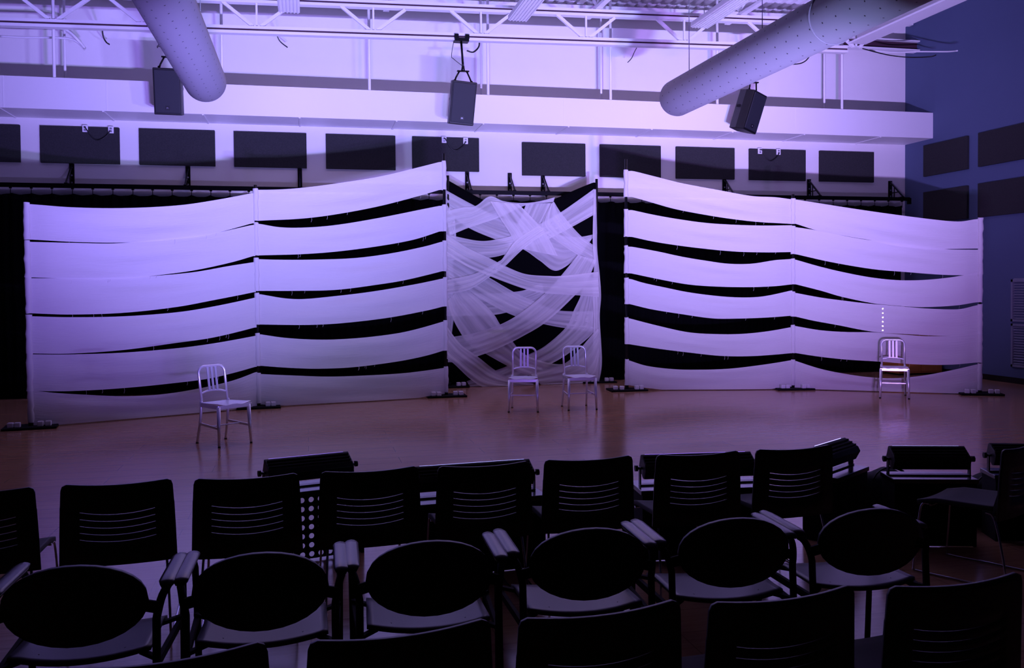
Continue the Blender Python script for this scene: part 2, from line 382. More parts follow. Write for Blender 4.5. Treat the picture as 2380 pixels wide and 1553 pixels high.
# joists running towards the audience
jn = ['at the far left', 'left of the left duct', 'left of the middle loudspeaker', 'right of the middle loudspeaker', 'above the right duct', 'nearest the right wall']
for i, (px, py) in enumerate(((-60, 60), (355, 30), (905, 60), (1390, 60), (1725, 60), (2010, 100))):
    p = aty(px, py, GY); zj = zl+.021*p.x+.30
    t = thing('roof_joist', 'white open web joist running towards the audience, '+jn[i], 'joist', (p.x, 0, 0), group='roof joists')
    zt_ = deck_z(p.x)-.05; zb_ = zt_-.42
    MB().bar((0, YB+.2, zt_), (0, D-.3, zt_), .12, .06).build('top_chord', M['white'], t)
    MB().bar((0, YB+1, zb_), (0, GY+.6, zb_), .10, .05).build('bottom_chord', M['white'], t)
    yy = GY+.4
    for s_ in range(16):
        MB().bar((0, yy, zt_-.03), (0, yy-.35, zb_+.02), .035, .035).build('web_member', M['white'], t)
        MB().bar((0, yy-.35, zb_+.02), (0, yy-.7, zt_-.03), .035, .035).build('web_member', M['white'], t)
        yy -= .7
# beam along the right side
p = aty(1985, 100, GY)
t = thing('steel_beam', 'white steel beam rising towards the audience beside the right wall', 'beam', (p.x, 0, p.z))
MB().bar((0, GY-.1, .22), (0, 2, .22), .34, .03).build('top_flange', M['white'], t)
MB().bar((0, GY-.1, .1), (0, 2, .1), .02, .24).build('web', M['white'], t)
MB().bar((0, GY-.1, -.03), (0, 2, -.03), .34, .03).build('bottom_flange', M['white'], t)
q = aty(2040, 104, D-.35)
t = thing('short_beam', 'short white steel beam spanning into the right rear corner', 'beam', (0, D-.35, q.z))
MB().box(((9.9+WX)/2, 0, .09), (WX-9.9, .2, .03)).build('top_flange', M['white'], t)
MB().box(((9.9+WX)/2, 0, 0), (WX-9.9, .02, .16)).build('web', M['gap'], t)
MB().box(((9.9+WX)/2, 0, -.09), (WX-9.9, .2, .03)).build('bottom_flange', M['white'], t)
# linear ceiling luminaires, switched off; a warm fill lamp is added under each
for (px, py, s) in ((672, 31, 'left of centre'), (1203, 50, 'right of the middle loudspeaker'), (1625, 66, 'above the right duct end')):
    p = aty(px, py, 14.3)
    t = thing('linear_ceiling_light', 'white ribbed linear ceiling light, unlit with added fill lamp, '+s, 'ceiling light', p)
    MB().box((0, -1.2, .05), (.32, 2.4, .08)).build('housing', M['white'], t, bevel=.01)
    for q in range(6): MB().box((-.13+q*.052, -1.2, .002), (.018, 2.36, .016)).build('rib', M['white'], t)
    ld = bpy.data.lights.new('warm_fill_lamp', 'AREA'); ld.shape = 'RECTANGLE'; ld.size = .28; ld.size_y = 2.3; ld.energy = WARM_FILL_W; ld.color = WARM_FILL
    lo = bpy.data.objects.new('warm_fill_lamp', ld); COL.objects.link(lo); lo.parent = t; lo.location = (0, -1.2, -.012)
    for yy in (-.2, -2.2): MB().tube([(0, yy, .09), (0, yy, deck_z(p.x)-p.z)], .008, 6).build('suspension_rod', M['white'], t)

# round perforated ducts
def duct(px, py, Y0, rad, Y1, label, seams):
    p = aty(px, py, Y0); t = thing('round_duct', label, 'duct', (p.x, 0, p.z)); nseg = 40
    prof = [(Y0-.1*0, rad*1.0)]
    ys = [(Y0+.13, .02), (Y0+.125, rad*.45), (Y0+.10, rad*.78), (Y0+.05, rad*.95), (Y0, rad)]
    y = Y0
    while y > Y1: y -= .5; ys.append((y, rad))
    P = [[(r_*cos(2*pi*k/nseg), y_, r_*sin(2*pi*k/nseg)) for k in range(nseg+1)] for y_, r_ in ys]
    MB().grid(P, uv=lambda a, b: (ys[a][0], 2*pi*rad*b/nseg)).build('fabric_tube', M['duct'], t)
    for ys_ in seams:
        pts = [(1.012*rad*cos(2*pi*k/nseg), ys_, 1.012*rad*sin(2*pi*k/nseg)) for k in range(nseg)]
        MB().tube(pts, .012, 6, closed=True).build('seam_ring', M['seam'], t)
    for ys_ in (Y0-.45, Y0-2.6, Y0-4.7):
        MB().tube([(0, ys_, rad-.01), (0, ys_, deck_z(p.x)-p.z-.01)], .006, 6).build('suspension_wire', M['galv'], t)
    return t
duct(477, 190, 12.7, .27, -4, 'perforated round fabric duct above the left loudspeaker, running overhead', (7.0, 3.0))
duct(1573, 228, 12.7, .27, -4, 'perforated round fabric duct above the right loudspeaker, running overhead', (8.6, 4.6))

# loudspeakers
def text_mesh(s, size, parent, m, loc, rot, name):
    cu = bpy.data.curves.new('t', 'FONT'); cu.body = s; cu.size = size; cu.align_x = 'CENTER'; cu.align_y = 'CENTER'; cu.extrude = .002
    to = bpy.data.objects.new('t', cu); COL.objects.link(to); dg = bpy.context.evaluated_depsgraph_get()
    me = bpy.data.meshes.new_from_object(to.evaluated_get(dg)); bpy.data.objects.remove(to); me.materials.clear(); me.materials.append(m)
    o = bpy.data.objects.new(name, me); COL.objects.link(o); o.parent = parent; o.location = loc; o.rotation_euler = rot
    return o
def speaker(px, py, rz, tilt, lean, label, polelen):
    p = aty(px, py, 14.9); t = thing('loudspeaker', label, 'loudspeaker', p); H = .70
    rot = Matrix.Rotation(rz, 3, 'Z') @ Matrix.Rotation(tilt, 3, 'X') @ Matrix.Rotation(lean, 3, 'Y')
    poly = [(-.205, -.17), (.205, -.17), (.205, 0), (.13, .19), (-.13, .19), (-.205, 0)]
    T = lambda v: rot @ v
    cab = MB().prism(poly, -H/2, H/2, T).build('cabinet', M['black'], t, bevel=.012)
    MB().box(rot @ Vector((0, -.178, .0)), (.37, .02, H-.06), rot).build('grille', M['speaker'], t, bevel=.008)
    bz = -H/2+.105
    b = MB().box(rot @ Vector((0, -.191, bz)), (.062, .008, .055), rot).build('badge', M['black'], t)
    text_mesh('JBL', .026, b, M['badge'], rot @ Vector((0, -.1965, bz)), (rot @ Matrix.Rotation(pi/2, 3, 'X')).to_euler(), 'badge_lettering')
    for s_ in (-1, 1):
        MB().box(rot @ Vector((s_*.172, .09, .05)), (.02, .10, .04), rot @ Matrix.Rotation(s_*.4, 3, 'Z')).build('handle', M['blackm'], t)
    # yoke
    top = rot @ Vector((0, 0, H/2))
    up = top+Vector((0, 0, .17))
    for s_ in (-1, 1):
        a = rot @ Vector((s_*.14, 0, H/2-.005))
        MB().tube([a, a+Vector((-s_*.02, 0, .06)), up+Vector((s_*.06, 0, 0))], .014, 8).tube([a-Vector((0, .03, -.012)), a+Vector((0, .03, .012))], .018, 8).build('yoke_arm', M['blackmetal'], t)
    MB().box(up, (.20, .05, .018)).tube([up, up+Vector((0, 0, .09))], [.035, .022], 12).build('yoke_plate', M['blackmetal'], t)
    ztop = zl+.021*p.x-p.z-.07
    base = up+Vector((0, 0, .08))
    e = Vector((base.x, GY-14.9, ztop))
    MB().tube([base, lerp(base, e, .3), e], .019, 10).build('hanging_pole', M['blackmetal'], t)
    MB().box(e+Vector((0, 0, .01)), (.24, .16, .05)).box(e+Vector((-.09, 0, .06)), (.07, .18, .07)).box(e+Vector((.09, 0, .06)), (.07, .18, .07)).build('truss_clamp', M['blackmetal'], t)
    MB().tube(spline([e+Vector((-.12, 0, .02)), e+Vector((-.17, -.03, -.25)), lerp(base, e, .25)+Vector((-.15, -.03, 0)), base+Vector((0, .0, 0))], 16), .005, 6).build('safety_cable', M['cable'], t)
speaker(394, 213, R(-3), R(12), R(1), 'black loudspeaker hanging beside the left duct', 1)
speaker(1072, 240, R(1), R(10), R(4), 'black loudspeaker hanging from a long pole at the middle of the truss', 1)
speaker(1737, 259, R(28), R(14), R(9), 'black loudspeaker turned sideways under the right duct', 1)

# loose cables and conduits near the trusses
for pts, r_, m_, lab in (
    ([(237, 62, 15.03), (240, 85, 15.7), (247, 98, 15.9), (254, 103, 16.0)], .012, 'cable', 'short black cable end hanging left of the left duct'),
    ([(640, 72, 15.03), (650, 95, 15.8), (668, 110, 16.0)], .010, 'cable', 'short black cable end hanging right of the left duct'),
    ([(1114, 88, 15.03), (1113, 108, 15.3), (1100, 121, 15.5), (1086, 118, 15.8)], .014, 'cable', 'black cable hook beside the middle loudspeaker'),
    ([(1487, 98, 15.03), (1475, 120, 15.6), (1468, 135, 15.8), (1459, 145, 16.0)], .008, 'cable', 'thin black cable end left of the right duct'),
    ([(1887, 110, 15.03), (1880, 133, 15.5), (1862, 147, 15.7), (1830, 150, 16.0)], .011, 'cable', 'black cable curving out under the right duct'),
    ([(2005, 113, 15.03), (2060, 127, 15.2), (2110, 133, 15.1), (2160, 132, 15.0), (2175, 128, 14.9)], .011, 'cable', 'long black cable reaching towards the right wall'),
    ([(0, 61, 15.5), (60, 62, 15.5), (125, 64, 15.5), (155, 70, 15.5), (180, 92, 15.5), (197, 112, 15.7)], .022, 'white', 'bent white conduit crossing the upper left corner'),
    ([(0, 84, 15.8), (60, 87, 15.8), (140, 88, 15.8), (175, 95, 15.8), (198, 116, 15.9)], .018, 'white', 'lower bent white conduit in the upper left corner'),
    ([(2020, 116, 15.2), (2080, 122, 15.1), (2130, 120, 15.0), (2200, 120, 14.6), (2225, 118, 14.3)], .013, 'white', 'thin white conduit reaching towards the right wall')):
    tag(MB().tube(spline([aty(*p) for p in pts], 20), r_, 8).build('loose_cable' if m_ == 'cable' else 'bent_conduit', M[m_]), lab, 'cable' if m_ == 'cable' else 'conduit')

# louvre on the right wall
for (pa, pb, s) in (((2354, 650), 747, 'upper'), ((2354, 752), 852, 'lower')):
    a = atx(pa[0], pa[1], WX); b = atx(pa[0], pb, WX); h = a.z-b.z
    t = thing('wall_louvre', 'white wall louvre at the right edge of the photo, %s one' % s, 'louvre', (WX, a.y-.45, (a.z+b.z)/2))
    MB().box((-.02, 0, h/2-.02), (.04, .9, .04)).box((-.02, 0, -h/2+.02), (.04, .9, .04)).box((-.02, .43, 0), (.04, .04, h)).box((-.02, -.43, 0), (.04, .04, h)).build('frame', M['louver'], t)
    mb = MB(); n = int(h/.045)
    for i in range(n): mb.box((-.015, 0, -h/2+.06+i*.045), (.035, .84, .006), Matrix.Rotation(-.7, 3, 'Y'))
    mb.build('slats', M['louver'], t)

# wooden cabinet seen through the lowest gap
a = aty(2112, 870, 16.0); b = aty(2216, 870, 16.0)
t = thing('wooden_cabinet', 'brown wooden cabinet behind the far right bay of the screen', 'cabinet', (11.45, 15.4, 0))
MB().box((0, 0, .46), (.95, .5, .86)).build('body', M['wood'], t, bevel=.01)
MB().box((0, 0, .91), (1.0, .55, .04)).build('top', M['wood'], t, bevel=.006)
for s_ in (-1, 1): MB().box((s_*.235, -.258, .46), (.44, .02, .78)).build('door', M['wood'], t, bevel=.004)
MB().box((0, 0, .02), (.9, .42, .05)).build('plinth', M['blackm'], t)

# ------------------------------------------------------------------ screen of sheet strips on poles
poles_px = [(72, 995, 475), (601, 948, 430), (1037, 922, 357), (1457, 908, 370), (1843, 905, 452), (2277, 917, 505)]
PB = [atz(x, y) for x, y, _ in poles_px]
def topz(i):
    P = PB[i]; x, y, yt = poles_px[i]; n = Vector((fw.x, fw.y, 0)).normalized()
    return onpl(x, yt, P, n).z
PT = [topz(i) for i in range(6)]
pl = ['at the far left end of the screen', 'second from the left, between two left bays', 'tallest on the left, beside the sheer panel', 'tallest on the right, beside the black curtain gap', 'fifth, between the two right bays', 'at the far right end of the screen']
def pole(P, h, label, ang, prng):
    t = thing('pole_stand', label, 'pole stand', (P.x, P.y, 0), group='pole stands')
    MB().tube([(0, 0, .03), (0, 0, h*.55)], .019, 12).build('lower_tube', M['blackmetal'], t)
    MB().tube([(0, 0, h*.55), (0, 0, h)], .024, 12).build('upper_tube', M['blackmetal'], t)
    MB().tube([(0, 0, .03), (0, 0, .09)], .03, 12).build('socket', M['blackm'], t)
    rot = Matrix.Rotation(ang, 3, 'Z')
    MB().box((0, 0, .016), (.62, .38, .03), rot).build('base_plate', M['blackm'], t, bevel=.008)
    for s_ in (-1, 1):
        for q in range(2):
            x = s_*(.13+q*.085)+prng.uniform(-.01, .01)
            MB().box(rot @ Vector((x, -.11+prng.uniform(-.02, .02), .062)), (.068, .07, .062), rot @ Matrix.Rotation(prng.uniform(-.15, .15), 3, 'Z')).build('white_weight', M['block'], t, bevel=.008)
    return t
prng = random.Random(3)
for i, P in enumerate(PB): pole(P, PT[i], 'black pole stand with weights, '+pl[i], R([8, 4, 0, -3, -10, -25][i]), prng)
def conv(lst, s, ox, oy): return [(ox+x/s, oy+y/s) for x, y in lst]
# sheet edges in photo pixels: (top edge, bottom edge) per strip
b1 = [([(175,132),(400,150),(700,155),(1000,140),(1200,112),(1425,70)], [(180,332),(400,345),(650,350),(850,342),(1100,318),(1200,300),(1425,240)]),
      ([(178,345),(400,351),(650,354),(850,336),(1100,308),(1200,298),(1425,249)], [(170,545),(400,553),(700,552),(900,532),(1100,505),(1300,462),(1430,425)]),
      ([(170,550),(400,551),(700,547),(900,535),(1100,515),(1300,480),(1430,460)], [(170,748),(400,755),(700,745),(1000,712),(1200,675),(1440,628)]),
      ([(175,765),(400,770),(700,765),(1000,742),(1200,710),(1440,660)], [(165,975),(400,975),(700,955),(1000,915),(1200,885),(1440,828)]),
      ([(175,980),(400,980),(700,970),(1000,945),(1200,918),(1445,875)], [(180,1187),(400,1187),(700,1170),(1000,1140),(1200,1112),(1445,1050)]),
      ([(180,1183),(300,1196),(500,1208),(700,1215),(900,1205),(1100,1175),(1300,1130),(1445,1080)], [(180,1380),(400,1385),(600,1370),(850,1345),(1100,1325),(1300,1300),(1450,1275)])]
b1 = [[conv(a, 2.426, 0, 420) for a in s] for s in b1]
A2 = lambda l: conv(l, 4.958, 580, 350); B2 = lambda l: conv(l, 4.958, 580, 650)
b2 = [(A2([(50,450),(300,450),(600,430),(1000,380),(1500,300),(2000,180),(2200,128)]), A2([(110,808),(600,785),(1000,735),(1500,640),(2000,510),(2200,450)])),
      (A2([(120,845),(350,885),(650,888),(1000,858),(1500,775),(2000,675),(2200,635)]), A2([(110,1208),(600,1195),(1000,1165),(1500,1100),(1900,1025),(2200,930)])),
      (A2([(60,1250),(300,1258),(700,1258),(1200,1240),(1600,1190),(2000,1110),(2220,1050)]), B2([(110,130),(500,130),(1000,118),(1500,55),(1800,5),(2230,-98)])),
      (B2([(120,168),(400,215),(600,225),(900,200),(1400,140),(1900,55),(2230,-13)]), B2([(125,518),(700,522),(1100,500),(1600,440),(2000,365),(2240,310)])),
      (B2([(130,632),(400,670),(700,690),(1000,690),(1400,660),(1800,600),(2240,483)]), B2([(130,995),(500,1020),(800,1028),(1200,1010),(1700,945),(2000,885),(2240,820)])),
      (B2([(140,1090),(500,1105),(900,1117),(1300,1105),(1800,1075),(2250,1018)]), B2([(140,1440),(500,1455),(900,1448),(1400,1415),(1800,1385),(2100,1335),(2250,1318)]))]
A3 = lambda l: conv(l, 5.535, 1440, 370); B3 = lambda l: conv(l, 5.535, 1440, 650)
b3 = [(A3([(170,150),(500,235),(800,310),(1300,405),(1700,475),(2000,490),(2215,515)]), A3([(160,485),(400,555),(700,640),(1000,700),(1400,765),(1800,810),(2215,832)])),
      (A3([(160,655),(400,710),(700,765),(1100,820),(1500,845),(1900,855),(2215,850)]), A3([(150,998),(400,1055),(700,1105),(1100,1155),(1500,1190),(1900,1200),(2205,1195)])),
      (A3([(150,1125),(500,1190),(800,1255),(1100,1305),(1400,1345),(1700,1345),(2000,1300),(2205,1285)]), B3([(140,-82),(530,0),(900,65),(1300,92),(1700,97),(2000,85),(2215,62)])),
      (B3([(140,-10),(300,40),(600,105),(900,165),(1300,215),(1600,230),(1850,215),(2215,140)]), B3([(130,315),(400,380),(800,445),(1200,500),(1500,503),(1900,488),(2220,465)])),
      (B3([(130,500),(500,595),(900,680),(1300,703),(1600,697),(1900,665),(2215,612)]), B3([(125,832),(500,890),(900,940),(1300,982),(1700,985),(2215,948)])),
      (B3([(120,1040),(350,1110),(700,1152),(1000,1158),(1400,1145),(1800,1100),(2215,1038)]), B3([(120,1360),(350,1395),(700,1428),(1200,1430),(1800,1425),(2100,1385),(2215,1378)]))]
A4 = lambda l: conv(l, 5.064, 1830, 440); B4 = lambda l: conv(l, 5.064, 1830, 690)
b4 = [(A4([(95,120),(500,185),(1000,262),(1500,330),(1900,375),(2050,378),(2225,350)]), A4([(95,405),(350,485),(750,562),(1000,604),(1200,650),(1500,688),(1700,705),(1880,704),(2225,698)])),
      (A4([(95,445),(350,486),(750,565),(1000,604),(1300,630),(1600,672),(1880,707),(2225,712)]), A4([(90,762),(500,855),(1000,940),(1400,975),(1800,1005),(2100,1012),(2225,1000)])),
      (A4([(95,828),(400,915),(700,985),(1000,1040),(1300,1070),(1600,1068),(1900,1040),(2080,1012),(2225,990)]), B4([(95,-148),(400,-70),(640,0),(1000,75),(1200,97),(1500,120),(1700,120),(2000,100),(2225,65)])),
      (B4([(95,-46),(400,10),(700,50),(1000,85),(1150,96),(1400,118),(1600,135),(1900,148),(2050,142),(2225,100)]), B4([(90,232),(300,280),(600,335),(900,395),(1100,422),(1400,440),(1800,460),(2000,457),(2225,441)])),
      (B4([(95,345),(400,395),(700,415),(1000,418),(1300,440),(1600,462),(1800,463),(2000,455),(2225,436)]), B4([(90,662),(400,708),(700,740),(1100,765),(1500,795),(1900,800),(2225,775)])),
      (B4([(95,755),(400,850),(700,910),(1000,948),(1300,955),(1600,925),(1900,870),(2225,798)]), B4([(95,1085),(350,1110),(700,1122),(1200,1138),(1700,1155),(1950,1160),(2225,1120)]))]
ordn = ['topmost', 'second from the top', 'third from the top', 'fourth from the top', 'fifth from the top', 'lowest']
def bay(strips, i0, i1, label, right_end):
    A, B = PB[i0], PB[i1]; d = (B-A); L = d.length; d.normalize(); n = d.cross(Vector((0, 0, 1))).normalized()
    if n.dot(CAMP-A) < 0: n = -n
    def sz(px, py): return onpl(px, py, A+n*.03, n)
    for k, (te, be) in enumerate(strips):
        rnd = random.Random(i0*10+k); NU, NV = 60, 12; P = []
        u0 = (sz(*te[0])-A).dot(d); u1 = (sz(*te[-1])-A).dot(d)
        # world z of both edges as functions of distance along the bay
        tw = [((q-A).dot(d), q.z) for q in (sz(*p) for p in te)]; bw = [((q-A).dot(d), q.z) for q in (sz(*p) for p in be)]
        for i in range(NU+1):
            s = L*i/NU; zt_ = interp(tw, s); zb_ = interp(bw, s); e = sin(pi*i/NU)
            zb_ = max(zb_, .012)
            row = []
            for j in range(NV+1):
                v = j/NV
                off = (.002+.006*(k % 2))+.03*min(1, e*4)+e*(.02*sin(6*v+s*1.3+k)+.008*sin(14*v-2*s+k*2))
                row.append(A+d*s+n*off+Vector((0, 0, lerp(zt_, zb_, v))))
            P.append(row)
        o = MB().grid(P, uv=lambda a, b: (a/NU*L, b/NV)).build('sheet_strip', M['sheet'])
        tag(o, 'white muslin strip, %s in the %s' % (ordn[k], label), 'fabric strip', 'sheet strips of the screen')
        ends = [(A, tw[0][1], bw[0][1])]+([(B, tw[-1][1], bw[-1][1])] if right_end else [])
        for (E_, z1, z0) in ends:
            z0 = max(z0, .07); rg = []
            pts = [E_+Vector((rnd.uniform(-.004, .004), rnd.uniform(-.003, .003), lerp(z0, z1+.02, q/8))) for q in range(9)]
            MB().tube(pts, [.036+rnd.uniform(-.004, .006) for _ in pts], 14, cap=False).build('pole_sleeve', M['sheet'], o)
        # frayed threads under some strips
        if k < 5:
            for q in range(5):
                s = rnd.uniform(.15, .9)*L; z = interp(bw, s)
                if z < .3: continue
                pp = A+d*s+n*.032+Vector((0, 0, z+.005)); l_ = rnd.uniform(.03, .08)
                MB().tube([pp, pp+d*.006+Vector((0, 0, -l_*.5)), pp-d*.004+Vector((0, 0, -l_))], .0014, 4).build('loose_thread', M['sheet'], o)
bay(b1, 0, 1, 'far left bay', False); bay(b2, 1, 2, 'second bay from the left', True)
bay(b3, 3, 4, 'bay right of the black curtain gap', False); bay(b4, 4, 5, 'far right bay', True)

# ------------------------------------------------------------------ sheer centre panel
CL = atz(1048, 900); CR = atz(1389, 889)
cdv = CR-CL; CLn = cdv.length; cdv.normalize(); cn = cdv.cross(Vector((0, 0, 1))).normalized()
if cn.dot(CAMP-CL) < 0: cn = -cn
def cp(px, py, off=0): return onpl(px, py, CL+cn*off, cn)
hL = cp(1040, 408).z; hR = cp(1378, 416).z
pole(CL-cdv*.02+Vector((0, 0, 0)), hL, 'black pole stand with weights, left one carrying the sheer centre panel', R(2), prng)
pole(CR, hR, 'black pole stand with weights, right one carrying the sheer centre panel', R(-2), prng)
# black backing cloth with sagging top
P = []
tp = [(1034, 414), (1080, 440), (1130, 466), (1190, 474), (1250, 474), (1300, 458), (1340, 440), (1379, 424)]
tw = [((q-CL).dot(cdv), q.z) for q in (cp(*p) for p in tp)]
NU = 60
for i in range(NU+1):
    s = lerp(tw[0][0], tw[-1][0]+.06, i/NU); zt_ = interp(tw, s)
    P.append([CL+cdv*s-cn*(.03+.012*sin(9*j/10+s*4))+Vector((0, 0, lerp(zt_, .05, j/10))) for j in range(11)])
tag(MB().grid(P).build('backing_cloth', M['drape'], solid=.004), 'black cloth with sagging top edge behind the sheer white tulle', 'backing cloth')
C7 = lambda l: conv(l, 5.974, 1020, 390); D8 = lambda l: conv(l, 5.751, 1020, 650)
rib = [
 ('running from the upper left down to the right side', C7([(70,295),(480,520),(845,690),(1290,835),(1600,920),(1900,965),(2172,920)]), C7([(90,610),(410,832),(770,990),(1163,1130),(1400,1290),(1640,1430),(1960,1225)])),
 ('falling from the upper right pole top to the left side', C7([(2155,293),(1690,620),(1390,785),(1080,920),(830,990),(560,1015),(180,940),(90,900)]), C7([(2174,640),(1850,820),(1480,1010),(1163,1133),(1090,1150),(910,1205),(690,1250),(90,1290)])),
 ('twisting down left from the bright centre knot', C7([(1390,800),(1080,1000),(900,1240),(815,1310),(500,1470),(90,1560)]), C7([(1480,900),(1163,1135),(920,1365),(700,1520),(420,1690),(90,1760)])),
 ('swagged along the top between two pinned corners', C7([(90,605),(320,550),(510,530),(705,398),(900,465),(1170,490),(1400,465),(1612,410)]), C7([(150,940),(300,880),(420,832),(850,685),(1140,545),(1300,505),(1450,490),(1590,480)])),
 ('dropping from the left pinned corner to the centre', C7([(710,465),(850,700),(1000,930),(1080,1110)]), C7([(1100,500),(1300,700),(1480,900),(1650,1225)])),
 ('dropping from the right pinned corner to the lower left', C7([(1215,500),(1100,780),(980,1060),(885,1265)]), C7([(1570,490),(1430,760),(1250,1000),(1100,1150)])),
 ('dropping from the right pinned corner to the right side', C7([(1600,470),(1690,620),(1850,820),(1980,955),(2080,1030),(2180,1100)]), C7([(1560,500),(1430,780),(1480,890),(1650,1030),(1920,1205),(2185,1350)])),
 ('sagging across the middle under the big black diamond', [(1036,543),(1048,551),(1087,576),(1135.5,599),(1174,618.5),(1221,637),(1276,641.6),(1308,641),(1390,632)], [(1038,590),(1060,605),(1095,624),(1159,650),(1222.6,672.6),(1265,681.3),(1312,684.8),(1350,687),(1392,690)]),
 ('second long one descending from the left side', [(1037,585),(1070,605),(1112,630),(1145,650),(1195.6,679.6),(1242,701),(1285,719),(1330,724),(1390,723)], [(1037,640),(1060,655),(1086,674),(1130,702),(1177,726.5),(1216,741),(1263.5,753.5),(1308.6,762),(1391,774)]),
 ('broad one sweeping from lower left up to the right knot', [(1040,785),(1089.6,777),(1130,766),(1162.6,754.3),(1198.2,735.2),(1244.3,701.3),(1287.8,659.6),(1343,593)], [(1041,842),(1068,840),(1127.8,822.1),(1176.5,801.3),(1220,779),(1261.7,754.3),(1300,722.2),(1336.5,686.5),(1362.5,658.7),(1386,605)]),
 ('nearly level one across the left half', [(1038,676),(1090,681),(1141.7,682),(1190,679),(1222.6,673.5),(1260,658)], [(1038,735),(1089.6,734.3),(1148.7,731.7),(1177.4,726.5),(1220,716),(1268,698)]),
 ('steep one crossing from the left side to the lower right', [(1075,664),(1087.8,674.3),(1122.6,704),(1148.7,731.7),(1162.6,754.3),(1192,794.3),(1211,817),(1234,830.8),(1272,843),(1305,846.5),(1340,838),(1392,812)], [(1040,700),(1048,730),(1065,765),(1090,800),(1127.8,822),(1178,850),(1210,866),(1235.6,876),(1262,890),(1320,895),(1350,894),(1388,886)]),
 ('lowest left one sagging almost to the floor', [(1040,760),(1070,800),(1108.7,828),(1151.3,861),(1190,880),(1240,892)], [(1039,834),(1056.5,847),(1093,881),(1124.3,900),(1168,903),(1240,901)]),
 ('narrow one rising from the floor up the right side', [(1084.3,886.5),(1151.3,861.3),(1178.2,850.8),(1225,825.6),(1263.4,806.5),(1305.2,771.7),(1324,747),(1333,723),(1349.5,687.4),(1362,640)], [(1096.5,903.9),(1176.5,893),(1235.6,869),(1286,843),(1315.6,825.6),(1350,800),(1381.7,770),(1388,740),(1389.5,700),(1390,650)]),
 ('lowest right one gathered beside the right pole', [(1232,868),(1272,858.7),(1315.6,843),(1347,811.7),(1381.7,771.7),(1391,764)], [(1262,899),(1300,897),(1343.4,895.2),(1387,886.5),(1391,860),(1394,820)]),
 ('bunched upright one along the left pole', [(1034,470),(1035,560),(1036,640),(1038,720),(1040,790),(1041,838)], [(1056,500),(1060,560),(1053,620),(1058,700),(1050,780),(1046,842)]),
 ('bunched upright one along the right pole', [(1380,440),(1377,560),(1380,620),(1376,680),(1380,740),(1378,800),(1376,880)], [(1385,440),(1387,520),(1388,580),(1394,640),(1397,690),(1394,740),(1399,840),(1392,888)])]
for k, (lab, te, be) in enumerate(rib):
    NU, NV = 70, 18; off = .02+.0075*((k*7) % len(rib))
    T_ = spline([cp(x, y, off) for x, y in te], NU); B_ = spline([cp(x, y, off) for x, y in be], NU)
    P = []
    for i in range(NU+1):
        row = []; u = i/NU
        g = .4+.6*sin(pi*u)
        for j in range(NV+1):
            v = j/NV; q = T_[i].lerp(B_[i], v)+cn*(.007*sin(v*17+2*sin(u*3+k)+k)+.004*sin(v*31+u*5+k*2))
            q.z = max(q.z, .006); row.append(q)
        P.append(row)
    Ls = (T_[0]-T_[-1]).length
    o = MB().grid(P, uv=lambda a, b: (a/NU*Ls+k*3.1, b/NV)).build('tulle_strip', M['tulle'])
    tag(o, 'sheer tulle strip, '+lab, 'tulle strip', 'tulle strips of the centre panel')

# ------------------------------------------------------------------ vertical string of warm lights behind the far right bay
p = onpl(2052, 744, CAMP+Vector((fw.x, fw.y, 0)).normalized()*15.3, Vector((fw.x, fw.y, 0)).normalized())
t = thing('light_strip_stand', 'upright strip of six warm bulbs glowing through the far right bay', 'light strip', (p.x, p.y, 0))
MB().tube([(0, .03, .02), (0, .03, p.z+.22)], .008, 8).build('stand_rod', M['blackmetal'], t)
MB().tube([(0, .03, 0), (0, .03, .02)], .12, 20).build('foot', M['blackm'], t)
for q in range(6):
    z = p.z+.19-q*.073
    o = MB().tube([(0, .012, z), (0, .0, z), (0, -.008, z)], [.010, .014, .006], 12).build('bulb', M['bulb'], t)

